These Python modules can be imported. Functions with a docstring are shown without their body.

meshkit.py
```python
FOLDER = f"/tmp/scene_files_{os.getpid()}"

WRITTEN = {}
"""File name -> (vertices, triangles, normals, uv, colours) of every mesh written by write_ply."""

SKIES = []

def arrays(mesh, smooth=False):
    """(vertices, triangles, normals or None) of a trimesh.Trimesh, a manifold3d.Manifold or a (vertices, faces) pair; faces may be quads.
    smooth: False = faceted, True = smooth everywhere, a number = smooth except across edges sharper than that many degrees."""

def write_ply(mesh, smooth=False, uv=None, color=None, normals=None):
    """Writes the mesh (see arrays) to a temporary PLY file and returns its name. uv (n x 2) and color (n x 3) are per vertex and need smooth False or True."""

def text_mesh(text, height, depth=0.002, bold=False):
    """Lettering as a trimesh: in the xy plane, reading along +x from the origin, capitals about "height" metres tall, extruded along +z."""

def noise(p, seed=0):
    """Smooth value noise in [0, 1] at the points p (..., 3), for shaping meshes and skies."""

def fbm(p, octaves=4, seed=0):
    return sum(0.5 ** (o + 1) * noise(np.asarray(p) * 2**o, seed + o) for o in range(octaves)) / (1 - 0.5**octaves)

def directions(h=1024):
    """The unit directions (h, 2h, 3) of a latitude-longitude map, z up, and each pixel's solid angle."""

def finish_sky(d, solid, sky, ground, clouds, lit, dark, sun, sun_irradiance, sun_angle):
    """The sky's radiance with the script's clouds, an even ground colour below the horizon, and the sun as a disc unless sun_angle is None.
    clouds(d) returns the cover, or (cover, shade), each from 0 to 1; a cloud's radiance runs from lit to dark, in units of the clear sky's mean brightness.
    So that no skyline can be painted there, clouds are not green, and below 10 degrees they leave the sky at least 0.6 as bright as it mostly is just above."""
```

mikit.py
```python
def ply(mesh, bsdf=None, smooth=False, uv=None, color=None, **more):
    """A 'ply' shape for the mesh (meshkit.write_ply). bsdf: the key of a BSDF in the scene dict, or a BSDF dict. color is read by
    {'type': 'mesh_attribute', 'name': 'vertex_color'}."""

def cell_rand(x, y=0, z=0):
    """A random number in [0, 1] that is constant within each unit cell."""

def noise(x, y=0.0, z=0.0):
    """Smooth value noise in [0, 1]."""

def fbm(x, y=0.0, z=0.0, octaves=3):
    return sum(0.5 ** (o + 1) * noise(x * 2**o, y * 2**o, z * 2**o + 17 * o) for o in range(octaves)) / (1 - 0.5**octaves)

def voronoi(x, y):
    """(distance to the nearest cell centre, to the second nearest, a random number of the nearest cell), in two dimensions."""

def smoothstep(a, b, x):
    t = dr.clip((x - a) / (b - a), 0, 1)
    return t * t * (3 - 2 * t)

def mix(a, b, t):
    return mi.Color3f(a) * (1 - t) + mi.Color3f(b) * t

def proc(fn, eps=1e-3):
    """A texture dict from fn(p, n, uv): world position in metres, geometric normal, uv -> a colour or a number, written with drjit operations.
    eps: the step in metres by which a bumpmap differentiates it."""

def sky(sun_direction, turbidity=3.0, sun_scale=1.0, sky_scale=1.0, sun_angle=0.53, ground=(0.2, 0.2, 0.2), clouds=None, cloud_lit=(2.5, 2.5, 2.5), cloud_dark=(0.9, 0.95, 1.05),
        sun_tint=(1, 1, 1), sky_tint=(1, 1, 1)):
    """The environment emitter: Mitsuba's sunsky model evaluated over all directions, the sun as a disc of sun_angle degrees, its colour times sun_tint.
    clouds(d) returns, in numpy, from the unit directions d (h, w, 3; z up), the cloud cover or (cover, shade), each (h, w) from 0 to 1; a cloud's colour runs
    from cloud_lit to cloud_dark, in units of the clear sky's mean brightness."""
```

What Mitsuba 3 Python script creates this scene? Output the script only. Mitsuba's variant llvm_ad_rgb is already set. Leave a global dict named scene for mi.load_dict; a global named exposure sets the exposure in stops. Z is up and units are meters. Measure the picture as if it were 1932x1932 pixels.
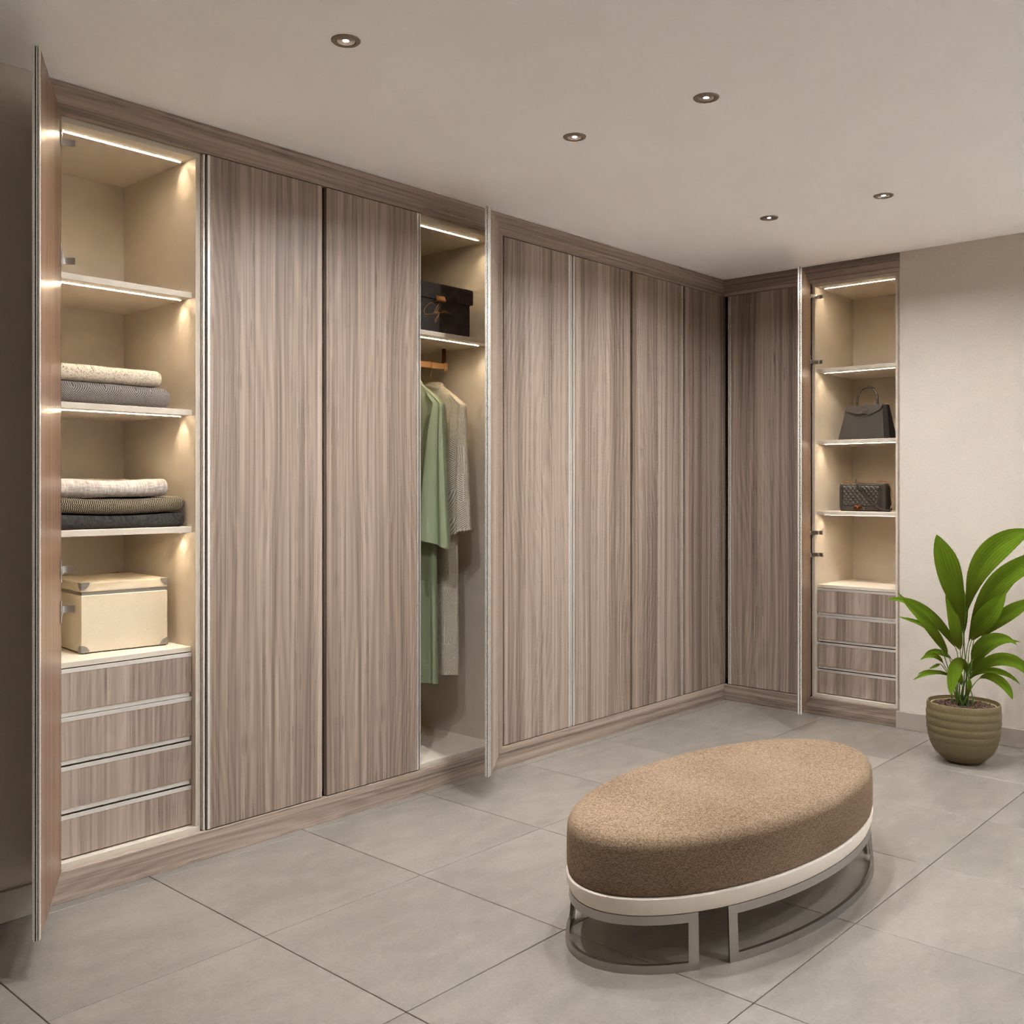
import math, random, numpy as np, trimesh, mitsuba as mi, drjit as dr, mikit, meshkit
from mikit import noise, fbm, cell_rand, smoothstep, mix, proc
T = mi.ScalarTransform4f
rng = np.random.default_rng(7)
scene, labels = {}, {}

# ------------------------------------------------------------------ camera
F_PX, HORIZON = 1878.72, 919.5                      # for a 1932 x 1932 picture
YAW = math.radians(42.158)                          # the x axis lies this far to the right of the view
CAM = np.array([-5.2435, -3.0455, 1.2640])
VIEW = np.array([math.cos(YAW), math.sin(YAW), 0.0]); RIGHT = np.array([math.sin(YAW), -math.cos(YAW), 0.0])
scene['camera'] = {'type': 'perspective', 'fov': 2 * math.degrees(math.atan(966 / F_PX)), 'fov_axis': 'x',
                   'principal_point_offset_y': (966 - HORIZON) / 1932, 'near_clip': 0.05, 'far_clip': 60.0,
                   'to_world': T().look_at(origin=CAM.tolist(), target=(CAM + VIEW).tolist(), up=[0, 0, 1])}
# ------------------------------------------------------------------ light and exposure
exposure = 3.0
E0 = 0.125                                          # lights are scaled by this, the exposure makes up for it
H = 2.5                                             # ceiling height
SPOT = np.array([1.0, 0.995, 0.975]) * 8.4 * E0            # downlights
LED = np.array([1.0, 0.79, 0.53]) * 125.0 * E0            # cabinet light strips
UNSEEN_LIGHT = [1.1 * E0, 1.16 * E0, 1.22 * E0]                             # unseen light through an out-of-view wall opening, placed to brighten the ceiling
scene['unseen_opening_light'] = {'type': 'constant', 'radiance': {'type': 'rgb', 'value': UNSEEN_LIGHT}}
LAMPS_SEEN = [(-3.51, -0.856), (-2.493, -0.853), (-2.49, -1.383), (-1.067, -0.855), (-1.06, -1.381)]
LAMPS_UNSEEN = [(-3.51, -1.383), (-2.49, -3.3), (-1.06, -3.3), (-2.49, -4.1), (-1.06, -4.1)]   # out of view: first continues the grid, rest placed to brighten the ceiling

# ------------------------------------------------------------------ helpers
def S(r, g, b):
    return [((c / 255 + 0.055) / 1.055) ** 2.4 if c > 10 else c / 255 / 12.92 for c in (r, g, b)]
def rgb(c): return {'type': 'rgb', 'value': [float(x) for x in c]}
def pr(color, rough=0.5, **k):
    c = color if isinstance(color, dict) else rgb(color)
    d = {'type': 'principled', 'base_color': c, 'roughness': rough}
    d.update(k)
    return {'type': 'twosided', 'bsdf': d} if not k.get('spec_trans') else d
def numbered(key):
    if key not in used: used.add(key); return key
    i = 1
    while f'{key}_{i:03d}' in used: i += 1
    used.add(f'{key}_{i:03d}'); return f'{key}_{i:03d}'
used = set()
def thing(name, label, cat, group=None):
    k = numbered(name); labels[k] = {'label': label, 'category': cat}
    if group: labels[k]['group'] = group
    return k
def put(name, parent, shape, label=None, kind=None):
    k = numbered(parent + '__' + name if parent else name); scene[k] = shape
    d = {}
    if label: d['label'] = label
    if kind: d['kind'] = kind
    if d: labels[k] = d
    return k
def cham(lo, hi, c=0.001):
    """a box with chamfered edges"""
    lo, hi = np.array(lo, float), np.array(hi, float); c = min(c, 0.4 * (hi - lo).min())
    pts = []
    for a in range(3):
        for sx in np.ndindex(2, 2, 2):
            p = np.where(np.array(sx) == 1, hi - c, lo + c); p[a] = hi[a] if sx[a] else lo[a]; pts.append(p)
    h = trimesh.convex.convex_hull(np.array(pts)); return np.array(h.vertices), np.array(h.faces)
def cat(*ms):
    v, f, n = [], [], 0
    for m in ms:
        mv, mf = (m.vertices, m.faces) if hasattr(m, 'vertices') else m
        mf = np.asarray(mf)
        if mf.shape[1] == 4: mf = np.vstack([mf[:, [0, 1, 2]], mf[:, [0, 2, 3]]])
        v.append(np.asarray(mv, float)); f.append(mf + n); n += len(mv)
    return np.vstack(v), np.vstack(f)
def soup(m, grain='z', off=(0, 0)):
    """splits all triangles; uv in metres, v along the grain axis"""
    v, f = m; t = v[f]; n = np.abs(np.cross(t[:, 1] - t[:, 0], t[:, 2] - t[:, 0])); ax = n.argmax(1)
    g = 'xyz'.index(grain); p = t.reshape(-1, 3); a = np.repeat(ax, 3)
    vv = np.where(a == g, p[:, (g + 1) % 3], p[:, g])
    o1, o2 = (g + 1) % 3, (g + 2) % 3
    uu = np.where(a == o1, p[:, o2], p[:, o1])
    return (p, np.arange(len(p)).reshape(-1, 3)), np.stack([uu + off[0], vv + off[1]], 1)
def frame(m, O, d, nin):
    """local (s, t, z) -> world, keeping the winding outward"""
    v, f = m; d3, n3 = np.array([d[0], d[1], 0.0]), np.array([nin[0], nin[1], 0.0])
    w = np.asarray(O, float) + v[:, :1] * d3 + v[:, 1:2] * n3 + v[:, 2:3] * np.array([0, 0, 1.0])
    if np.cross(d3, n3)[2] < 0: f = f[:, ::-1]
    return w, f
def solid(name, parent, lo, hi, mat, grain=None, off=(0, 0), c=0.001, fr=None, **kw):
    m = cham(lo, hi, c); uv = None
    if grain: m, uv = soup(m, grain, off)
    if fr: m = frame(m, *fr)
    if uv is not None and fr and np.cross([*fr[1], 0], [*fr[2], 0])[2] < 0: pass
    return put(name, parent, mikit.ply(m, mat, smooth=False, uv=uv), **kw)
def mesh(name, parent, m, mat, smooth=30, **kw): return put(name, parent, mikit.ply(m, mat, smooth=smooth), **kw)
def extr(poly, z0, z1):
    """polygon (list of (x, y)) extruded along z"""
    from shapely.geometry import Polygon
    p = poly if hasattr(poly, 'exterior') else Polygon(poly)
    m = trimesh.creation.extrude_polygon(p, z1 - z0, engine='earcut'); m.apply_translation([0, 0, z0]); return np.array(m.vertices), np.array(m.faces)
def remap(m, fn):
    v, f = m; w = np.array([fn(p) for p in v])
    a, b = v[f], w[f]
    va = np.einsum('ij,ij->i', np.cross(a[:, 0], a[:, 1]), a[:, 2]).sum(); vb = np.einsum('ij,ij->i', np.cross(b[:, 0], b[:, 1]), b[:, 2]).sum()
    return w, (f if va * vb > 0 else f[:, ::-1])
def spline(pts, n):
    from scipy.interpolate import CubicSpline
    p = np.array(pts, float); t = np.r_[0, np.cumsum(np.linalg.norm(np.diff(p, axis=0), axis=1))]
    return CubicSpline(t / t[-1], p)(np.linspace(0, 1, n))
def tube(path, r, n=8, closed=False, flat=1.0, up=None):
    p = np.array(path, float); m = len(p); r = np.broadcast_to(np.asarray(r, float), (m,))
    if closed: tg = np.roll(p, -1, 0) - np.roll(p, 1, 0)
    else: tg = np.gradient(p, axis=0)
    tg /= np.linalg.norm(tg, axis=1, keepdims=True) + 1e-12
    a = np.array(up, float) if up is not None else np.array([0.3, 0.2, 0.93])
    V = []
    for i in range(m):
        a = a - tg[i] * (a @ tg[i]); a /= np.linalg.norm(a) + 1e-12; b = np.cross(tg[i], a)
        for k in range(n):
            q = 2 * math.pi * k / n; V.append(p[i] + r[i] * (math.cos(q) * a * flat + math.sin(q) * b))
    V = np.array(V); Fc = []
    for i in range(m if closed else m - 1):
        j = (i + 1) % m
        for k in range(n):
            l = (k + 1) % n; Fc += [[i * n + k, i * n + l, j * n + l], [i * n + k, j * n + l, j * n + k]]
    if not closed:
        V = np.vstack([V, p[0], p[-1]]); c0, c1 = len(V) - 2, len(V) - 1
        for k in range(n):
            l = (k + 1) % n; Fc += [[c0, l, k], [c1, (m - 1) * n + k, (m - 1) * n + l]]
    return V, np.array(Fc)
def grid(P, uv=None, wrap=False):
    """P (rows, cols, 3) -> smooth sheet"""
    R, C = P.shape[:2]; f = []
    for i in range(R - 1):
        for j in range(C if wrap else C - 1):
            k = (j + 1) % C; a, b, c, d = i * C + j, i * C + k, (i + 1) * C + k, (i + 1) * C + j; f += [[a, b, c], [a, c, d]]
    return P.reshape(-1, 3), np.array(f)
def lathe(prof, n=64, a=0.0):
    P = []
    for r, z in prof:
        q = 2 * np.pi * np.arange(n) / n + a; P.append(np.stack([r * np.cos(q), r * np.sin(q), np.full(n, z)], 1))
    return grid(np.array(P), wrap=True)
def move(m, d): return m[0] + np.asarray(d, float), m[1]
def rotz(m, deg):
    a = math.radians(deg); c, s = math.cos(a), math.sin(a); return m[0] @ np.array([[c, s, 0], [-s, c, 0], [0, 0, 1]]), m[1]
def rounded(lo, hi, r, size=0.02, wob=None):
    lo, hi = np.array(lo, float), np.array(hi, float); h = (hi - lo) / 2; c = (hi + lo) / 2
    b = trimesh.creation.box(2 * h); v, f = trimesh.remesh.subdivide_to_size(b.vertices, b.faces, size); 
    b = trimesh.Trimesh(v, f); b.merge_vertices(); p = np.array(b.vertices); r = np.minimum(r, h * 0.999)
    q = np.clip(p, -(h - r), h - r); d = (p - q) / r; L = np.linalg.norm(d, axis=1, keepdims=True); mx = np.abs(d).max(1, keepdims=True)
    d = np.where(L > 0, d / np.maximum(L, 1e-9) * mx, 0)
    return q + d * r + c, np.array(b.faces)

# ------------------------------------------------------------------ materials
def wood_fn(lo, mid, hi, seed=0.0):
    lo, mid, hi = map(lambda c: mi.Color3f(c), (lo, mid, hi))
    def fn(p, n, uv):
        u, v = uv.x + seed, uv.y + seed * 3.1
        w = u + 0.022 * (fbm(u * 3.0, v * 0.55) - 0.5) + 0.0025 * (noise(u * 25.0, v * 2.5) - 0.5)
        strip = dr.floor(w * 11.0 + 0.35 * noise(w * 5.0, 2.0)); board = cell_rand(strip, 3.0, seed * 10.0)
        fld = w * 36.0 + 5.5 * noise(w * 6.5, v * 1.25, 5.0) + 2.0 * noise(w * 14.0, v * 2.2, 6.0)
        flame = 0.5 + 0.5 * dr.sin(2.0 * math.pi * fld)
        st = noise(w * 46.0, v * 0.5, 1.0)
        fine = noise(w * 210.0, v * 2.0, 2.0)
        line = smoothstep(0.78, 0.98, flame) * smoothstep(0.25, 0.75, noise(w * 9.0, v * 0.9, 11.0))
        pore = smoothstep(0.62, 0.92, noise(w * 420.0, v * 11.0, 4.0)) * smoothstep(0.35, 0.75, noise(w * 60.0, v * 1.1, 7.0))
        t = 0.22 * board + 0.10 * flame + 0.28 * st + 0.24 * fine + 0.16 * noise(w * 100.0, v * 1.0, 8.0)
        t = smoothstep(0.08, 0.86, t)
        c = dr.select(t < 0.5, mix(lo, mid, t * 2.0), mix(mid, hi, t * 2.0 - 1.0))
        pore = dr.minimum(pore + 0.30 * line, 1.0)
        return c * (1.0 - 0.36 * pore)
    return fn
WLO, WMID, WHI = S(104, 89, 79), S(145, 128, 116), S(176, 159, 147)
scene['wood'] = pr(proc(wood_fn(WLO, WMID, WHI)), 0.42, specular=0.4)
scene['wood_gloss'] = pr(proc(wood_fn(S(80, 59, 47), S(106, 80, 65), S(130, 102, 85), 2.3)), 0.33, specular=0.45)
def laminate_fn(p, n, uv):
    a = fbm(p.x * 3.0 + p.z * 0.9, p.y * 3.0, p.z * 3.5, 4)
    b = fbm(p.x * 26.0, p.y * 26.0, p.z * 40.0, 2)
    return mix(S(188, 178, 164), S(208, 199, 186), 0.72 * a + 0.28 * b)
scene['laminate'] = pr(proc(laminate_fn), 0.5, specular=0.35)
scene['laminate_edge'] = pr(S(214, 208, 200), 0.4)
scene['aluminium'] = {'type': 'twosided', 'bsdf': {'type': 'principled', 'base_color': rgb(S(226, 223, 218)), 'metallic': 0.6, 'roughness': 0.3}}
scene['steel'] = {'type': 'twosided', 'bsdf': {'type': 'principled', 'base_color': rgb(S(190, 188, 186)), 'metallic': 1.0, 'roughness': 0.2}}
scene['dark_void'] = pr(S(38, 33, 29), 0.7)
def plaster_fn(base, amt):
    base = mi.Color3f(base)
    def fn(p, n, uv):
        a = fbm(p.x * 2.2 + 5, p.y * 2.2, p.z * 2.2, 4); b = noise(p.x * 150, p.y * 150, p.z * 150)
        return base * (1.0 + amt * (a - 0.5) + amt * 0.45 * (b - 0.5))
    return fn
scene['wall_plaster'] = pr(proc(plaster_fn(S(200, 191, 181), 0.13)), 0.85, specular=0.2)
scene['unseen_wall_white'] = pr(S(236, 231, 224), 0.85)  # for walls out of view, white so they bounce light to the ceiling
scene['ceiling_plaster'] = pr(proc(plaster_fn(S(243, 242, 241), 0.05)), 0.9, specular=0.1)
def tile_fn(p, n, uv):
    i, j = dr.floor((p.x + 0.036) / 0.6), dr.floor((p.y + 0.046) / 0.6)
    ox, oy = cell_rand(i, j, 1) * 9, cell_rand(i, j, 2) * 9
    a = fbm(p.x * 2.1 + ox, p.y * 3.4 + oy, 0.0, 4); b = fbm(p.x * 9 + ox, p.y * 22 + oy, 3.0, 3); c = noise(p.x * 160, p.y * 160, 5.0)
    t = 0.55 * a + 0.3 * b + 0.15 * c
    return mix(S(109, 104, 98), S(128, 122, 115), smoothstep(0.15, 0.85, t)) * (0.97 + 0.06 * cell_rand(i, j, 3))
def tile_rough(p, n, uv): return 0.34 + 0.12 * fbm(p.x * 6, p.y * 14, 2.0, 3)
scene['floor_tile'] = pr(proc(tile_fn), proc(tile_rough), specular=0.5)
scene['grout'] = pr(S(78, 70, 62), 0.9)
scene['skirting_tile'] = pr(proc(plaster_fn(S(158, 149, 139), 0.14)), 0.45)
def boucle_fn(p, n, uv):
    a = noise(p.x * 330, p.y * 330, p.z * 330); b = noise(p.x * 760, p.y * 760, p.z * 760); c = fbm(p.x * 5 + 3, p.y * 5, p.z * 5, 3)
    return mix(S(82, 65, 50), S(140, 121, 102), smoothstep(0.15, 0.9, 0.45 * a + 0.3 * b + 0.25 * c))
def boucle_bump(p, n, uv): return noise(p.x * 330, p.y * 330, p.z * 330) + 0.5 * noise(p.x * 760, p.y * 760, p.z * 760)
scene['boucle'] = {'type': 'twosided', 'bsdf': {'type': 'bumpmap', 'arbitrary': proc(boucle_bump, 4e-4), 'scale': 0.0012,
                   'bsdf': {'type': 'principled', 'base_color': proc(boucle_fn), 'roughness': 0.95, 'specular': 0.1, 'sheen': 0.2}}}
scene['bench_white'] = pr(S(214, 206, 196), 0.55)
scene['bench_metal'] = {'type': 'twosided', 'bsdf': {'type': 'principled', 'base_color': rgb(S(164, 161, 157)), 'metallic': 1.0, 'roughness': 0.22}}
scene['bronze_trim'] = {'type': 'twosided', 'bsdf': {'type': 'principled', 'base_color': rgb(S(134, 120, 106)), 'metallic': 0.4, 'roughness': 0.45}}
scene['reflector'] = {'type': 'twosided', 'bsdf': {'type': 'principled', 'base_color': rgb(S(235, 232, 228)), 'metallic': 1.0, 'roughness': 0.12}}
scene['groove_shade_black'] = pr(S(30, 28, 26), 0.4)  # shade colour for the door profile grooves
scene['brass'] = {'type': 'twosided', 'bsdf': {'type': 'principled', 'base_color': rgb(S(212, 172, 130)), 'metallic': 1.0, 'roughness': 0.28}}
scene['bronze_dark'] = {'type': 'twosided', 'bsdf': {'type': 'principled', 'base_color': rgb(S(110, 72, 44)), 'metallic': 1.0, 'roughness': 0.3}}
# textiles
def speckle_fn(p, n, uv):
    s = smoothstep(0.60, 0.74, noise(uv.x * 400, uv.y * 400, 1.0)) * (0.35 + 0.65 * noise(uv.x * 40, uv.y * 40, 4.0)); b = noise(uv.x * 600, uv.y * 600, 2.0)
    return mix(mix(S(190, 176, 156), S(214, 202, 182), b), S(104, 88, 74), 0.85 * s)
def herring_fn(p, n, uv):
    w = 0.052; q = uv.x / w; tri = dr.abs(q - 2 * dr.floor(q / 2) - 1.0)
    s = smoothstep(0.35, 0.65, 0.5 + 0.5 * dr.sin((uv.y + tri * 0.055) * 2 * math.pi / 0.0078)); b = noise(uv.x * 500, uv.y * 500)
    return mix(S(70, 68, 70), S(142, 134, 128), s * 0.85 + 0.15 * b)
def linen_fn(p, n, uv):
    a = noise(uv.x * 420, uv.y * 60, 1.0); b = noise(uv.x * 60, uv.y * 420, 2.0); c = fbm(uv.x * 14, uv.y * 14, 3.0)
    return mix(S(150, 142, 136), S(206, 196, 184), smoothstep(0.2, 0.8, 0.3 * a + 0.3 * b + 0.4 * c))
def zigzag_fn(p, n, uv):
    q = uv.y / 0.0045; tri = dr.abs(q - 2 * dr.floor(q / 2) - 1.0)
    s = smoothstep(0.4, 0.62, 0.5 + 0.5 * dr.sin((uv.x + tri * 0.0034) * 2 * math.pi / 0.0066))
    return mix(S(34, 31, 28), S(140, 128, 110), s)
def felt_fn(p, n, uv):
    a = noise(uv.x * 260, uv.y * 260); return mix(S(44, 42, 41), S(70, 68, 66), a)
for k, fn in dict(speckled_wool=speckle_fn, herringbone_wool=herring_fn, linen=linen_fn, zigzag_wool=zigzag_fn, felt=felt_fn).items():
    scene[k] = pr(proc(fn), 0.9, specular=0.1, sheen=0.3)
def cream_fn(p, n, uv):
    a = noise(p.x * 420, p.y * 420, p.z * 420); b = fbm(p.x * 8, p.y * 8, p.z * 8); return mix(S(190, 178, 156), S(206, 196, 176), 0.5 * a + 0.5 * b)
scene['cream_paper'] = pr(proc(cream_fn), 0.6)
scene['grey_metal'] = {'type': 'twosided', 'bsdf': {'type': 'principled', 'base_color': rgb(S(150, 146, 140)), 'metallic': 0.9, 'roughness': 0.3}}
def suede_fn(p, n, uv):
    a = fbm(p.x * 24, p.y * 24, p.z * 24); return mix(S(38, 36, 35), S(66, 62, 60), a)
scene['black_suede'] = pr(proc(suede_fn), 0.7, specular=0.25)
scene['stitched_gold'] = pr(S(214, 150, 84), 0.35, metallic=0.6)
scene['green_silk'] = pr(S(140, 150, 121), 0.62, specular=0.3, sheen=0.3)
def palm_fn(p, n, uv):
    # fans of straight leaflets that spread from a rib, in staggered cells
    cw, ch = 0.105, 0.125
    col = dr.floor(uv.x / cw); yy = uv.y / ch + 0.5 * (col - 2 * dr.floor(col / 2)); row = dr.floor(yy)
    fx, fy = uv.x / cw - col - 0.5, yy - row
    up = cell_rand(col, row, 2) > 0.35
    ry = dr.select(up, fy, 1.0 - fy) + 0.55; rx = fx + 0.5 * (cell_rand(col, row, 1) - 0.5)
    ang = dr.atan2(rx * cw, ry * ch)
    along = dr.select(cell_rand(col, row, 5) > 0.5, ang * 23.0, (ry * ch - dr.abs(rx) * cw * 0.9) / 0.0095)
    wob = 0.35 * noise(uv.x * 30, uv.y * 30)
    s = smoothstep(0.52, 0.76, 0.5 + 0.5 * dr.sin((along + wob) * 2 * math.pi))
    s *= smoothstep(0.012, 0.03, dr.abs(rx)) * smoothstep(0.0, 0.02, fy) * smoothstep(0.0, 0.02, 1.0 - fy)
    return mix(S(224, 218, 208), S(142, 126, 60), 0.9 * s)
scene['palm_print'] = pr(proc(palm_fn), 0.6, specular=0.3, sheen=0.2)
def leather_fn(p, n, uv):
    a = noise(p.x * 500, p.y * 500, p.z * 500); return mix(S(46, 42, 39), S(64, 59, 54), a)
scene['leather'] = pr(proc(leather_fn), 0.45, specular=0.45)
scene['leather_gusset'] = pr(S(34, 31, 29), 0.65, specular=0.15)
# plant
def leaf_fn(p, n, uv):
    st = 0.5 + 0.5 * dr.sin(uv.x * 2 * math.pi * 9.0); t = noise(uv.x * 6, uv.y * 5, 3.0)
    base = mix(S(64, 74, 18), S(100, 128, 36), smoothstep(0.1, 0.85, uv.y))
    return base * (0.80 + 0.22 * st + 0.16 * (t - 0.5))
scene['leaf'] = {'type': 'principledthin', 'base_color': proc(leaf_fn), 'roughness': 0.38, 'diff_trans': 0.55, 'eta': 1.45}
scene['stem'] = pr(S(74, 98, 30), 0.5)
scene['husk'] = pr(S(38, 56, 22), 0.6)
def soil_fn(p, n, uv): return mix(S(50, 34, 26), S(104, 80, 66), noise(p.x * 90, p.y * 90, p.z * 90))
scene['bark_chips'] = pr(proc(soil_fn), 0.9)
def pot_bump(p, n, uv): return dr.abs(dr.sin(uv.x * math.pi * 190.0))
def pot_fn(p, n, uv): return mix(S(112, 98, 70), S(158, 144, 112), smoothstep(0.1, 0.9, dr.abs(dr.sin(uv.x * math.pi * 190.0))))
scene['ribbed_glass'] = {'type': 'principledthin', 'base_color': proc(pot_fn), 'roughness': 0.12, 'spec_trans': 0.45, 'eta': 1.45, 'diff_trans': 0.3}
scene['pot_liner'] = pr(S(190, 176, 140), 0.5)

# ------------------------------------------------------------------ room
X0, X1, Y0, Y1 = -6.6, 0.0, -4.6, 0.0
put('floor', None, mikit.ply(cham((X0 - 0.2, Y0 - 0.2, -0.12), (0.65, 0.65, -0.004)), 'grout'), kind='structure', label='large grey concrete look floor tiles with thin joints')
nx, ny = range(-11, 1), range(-8, 1)
for i in nx:
    for j in ny:
        x0, y0 = -0.036 + 0.6 * i, -0.046 + 0.6 * j
        lo, hi = [max(x0 + 0.0014, X0), max(y0 + 0.0014, Y0), -0.01], [min(x0 + 0.5986, 0.012), min(y0 + 0.5986, 0.012), 0.0]
        if hi[0] - lo[0] < 0.02 or hi[1] - lo[1] < 0.02: continue
        solid('tile', 'floor', lo, hi, 'floor_tile', c=0.0012)
put('ceiling', None, mikit.ply(cham((X0 - 0.2, Y0 - 0.2, H), (0.65, 0.65, H + 0.1)), 'ceiling_plaster'), kind='structure', label='pale grey plaster ceiling with recessed downlights')
put('wall_left', None, mikit.ply(cham((X0, 0.0, 0), (-3.955, 0.65, H)), 'wall_plaster'), kind='structure', label='grey plaster wall behind the open left door')
put('wall_right', None, mikit.ply(cham((0.0, -2.45, 0), (0.65, -1.0445, H)), 'wall_plaster'), kind='structure', label='pale plaster wall behind the potted plant')
put('wall_unseen_opening', None, mikit.ply(cat(cham((0.0, -4.4, 2.32), (0.3, -2.452, H)), cham((0.0, Y0, 0), (0.3, -4.4, H)), cham((0.0, -4.4, 0.0), (0.3, -2.452, 0.15))), 'unseen_wall_white'), kind='structure', label='unseen white wall with a wide opening placed to let in light for the ceiling')  # out of view; its opening is placed to brighten the ceiling
put('wall_rear_unseen', None, mikit.ply(cham((X0 - 0.2, Y0 - 0.2, 0), (0.65, Y0, H)), 'unseen_wall_white'), kind='structure')  # out of view, white to bounce light onto the ceiling
put('wall_side_unseen', None, mikit.ply(cham((X0 - 0.2, Y0, 0), (X0, 0.65, H)), 'wall_plaster'), kind='structure')  # out of view, grey so the left wall stays dark
put('wall_back', None, mikit.ply(cham((-3.955, 0.60, 0), (0.65, 0.65, H)), 'wall_plaster'), kind='structure')
put('wall_end', None, mikit.ply(cham((0.60, -1.05, 0), (0.65, 0.60, H)), 'wall_plaster'), kind='structure')
put('baseboard_left', None, mikit.ply(cham((X0, -0.015, 0), (-3.957, 0.0, 0.09), 0.0015), 'skirting_tile'), kind='structure')
put('baseboard_right', None, mikit.ply(cham((-0.015, Y0, 0), (0.0, -1.030, 0.09), 0.0015), 'skirting_tile'), kind='structure')

# pelmet and plinth
ZP, ZB = 2.400, 0.094
def board(name, label, catg, lo, hi, grain, off):
    k = thing(name, label, catg); used.discard(k)
    return solid(k, None, lo, hi, 'wood', grain, off, 0.0012)
def named(key, label, catg, shape, group=None):
    k = numbered(key); scene[k] = shape; labels[k] = {'label': label, 'category': catg}
    if group: labels[k]['group'] = group
    return k
def woodbox(lo, hi, grain, off, c=0.0012):
    m, uv = soup(cham(lo, hi, c), grain, off); return mikit.ply(m, 'wood', smooth=False, uv=uv)
named('wardrobe_pelmet', 'long dark wood pelmet board above the doors of the long wardrobe run', 'pelmet', woodbox((-3.953, 0.0, ZP), (0.019, 0.02, H - 0.001), 'x', (0.3, 0.2)))
named('wardrobe_pelmet', 'short dark wood pelmet board above the open handbag cabinet', 'pelmet', woodbox((0.0, -1.0435, ZP), (0.02, -0.001, H - 0.001), 'y', (1.3, 0.9)))
named('wardrobe_plinth', 'long wood plinth board at the floor under the long wardrobe run', 'plinth', woodbox((-3.953, 0.0, 0.0), (0.019, 0.02, ZB), 'x', (2.3, 4.2)))
named('wardrobe_plinth', 'short wood plinth board at the floor under the handbag cabinet', 'plinth', woodbox((0.0, -1.0435, 0.0), (0.02, -0.001, ZB), 'y', (3.3, 6.9)))

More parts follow.
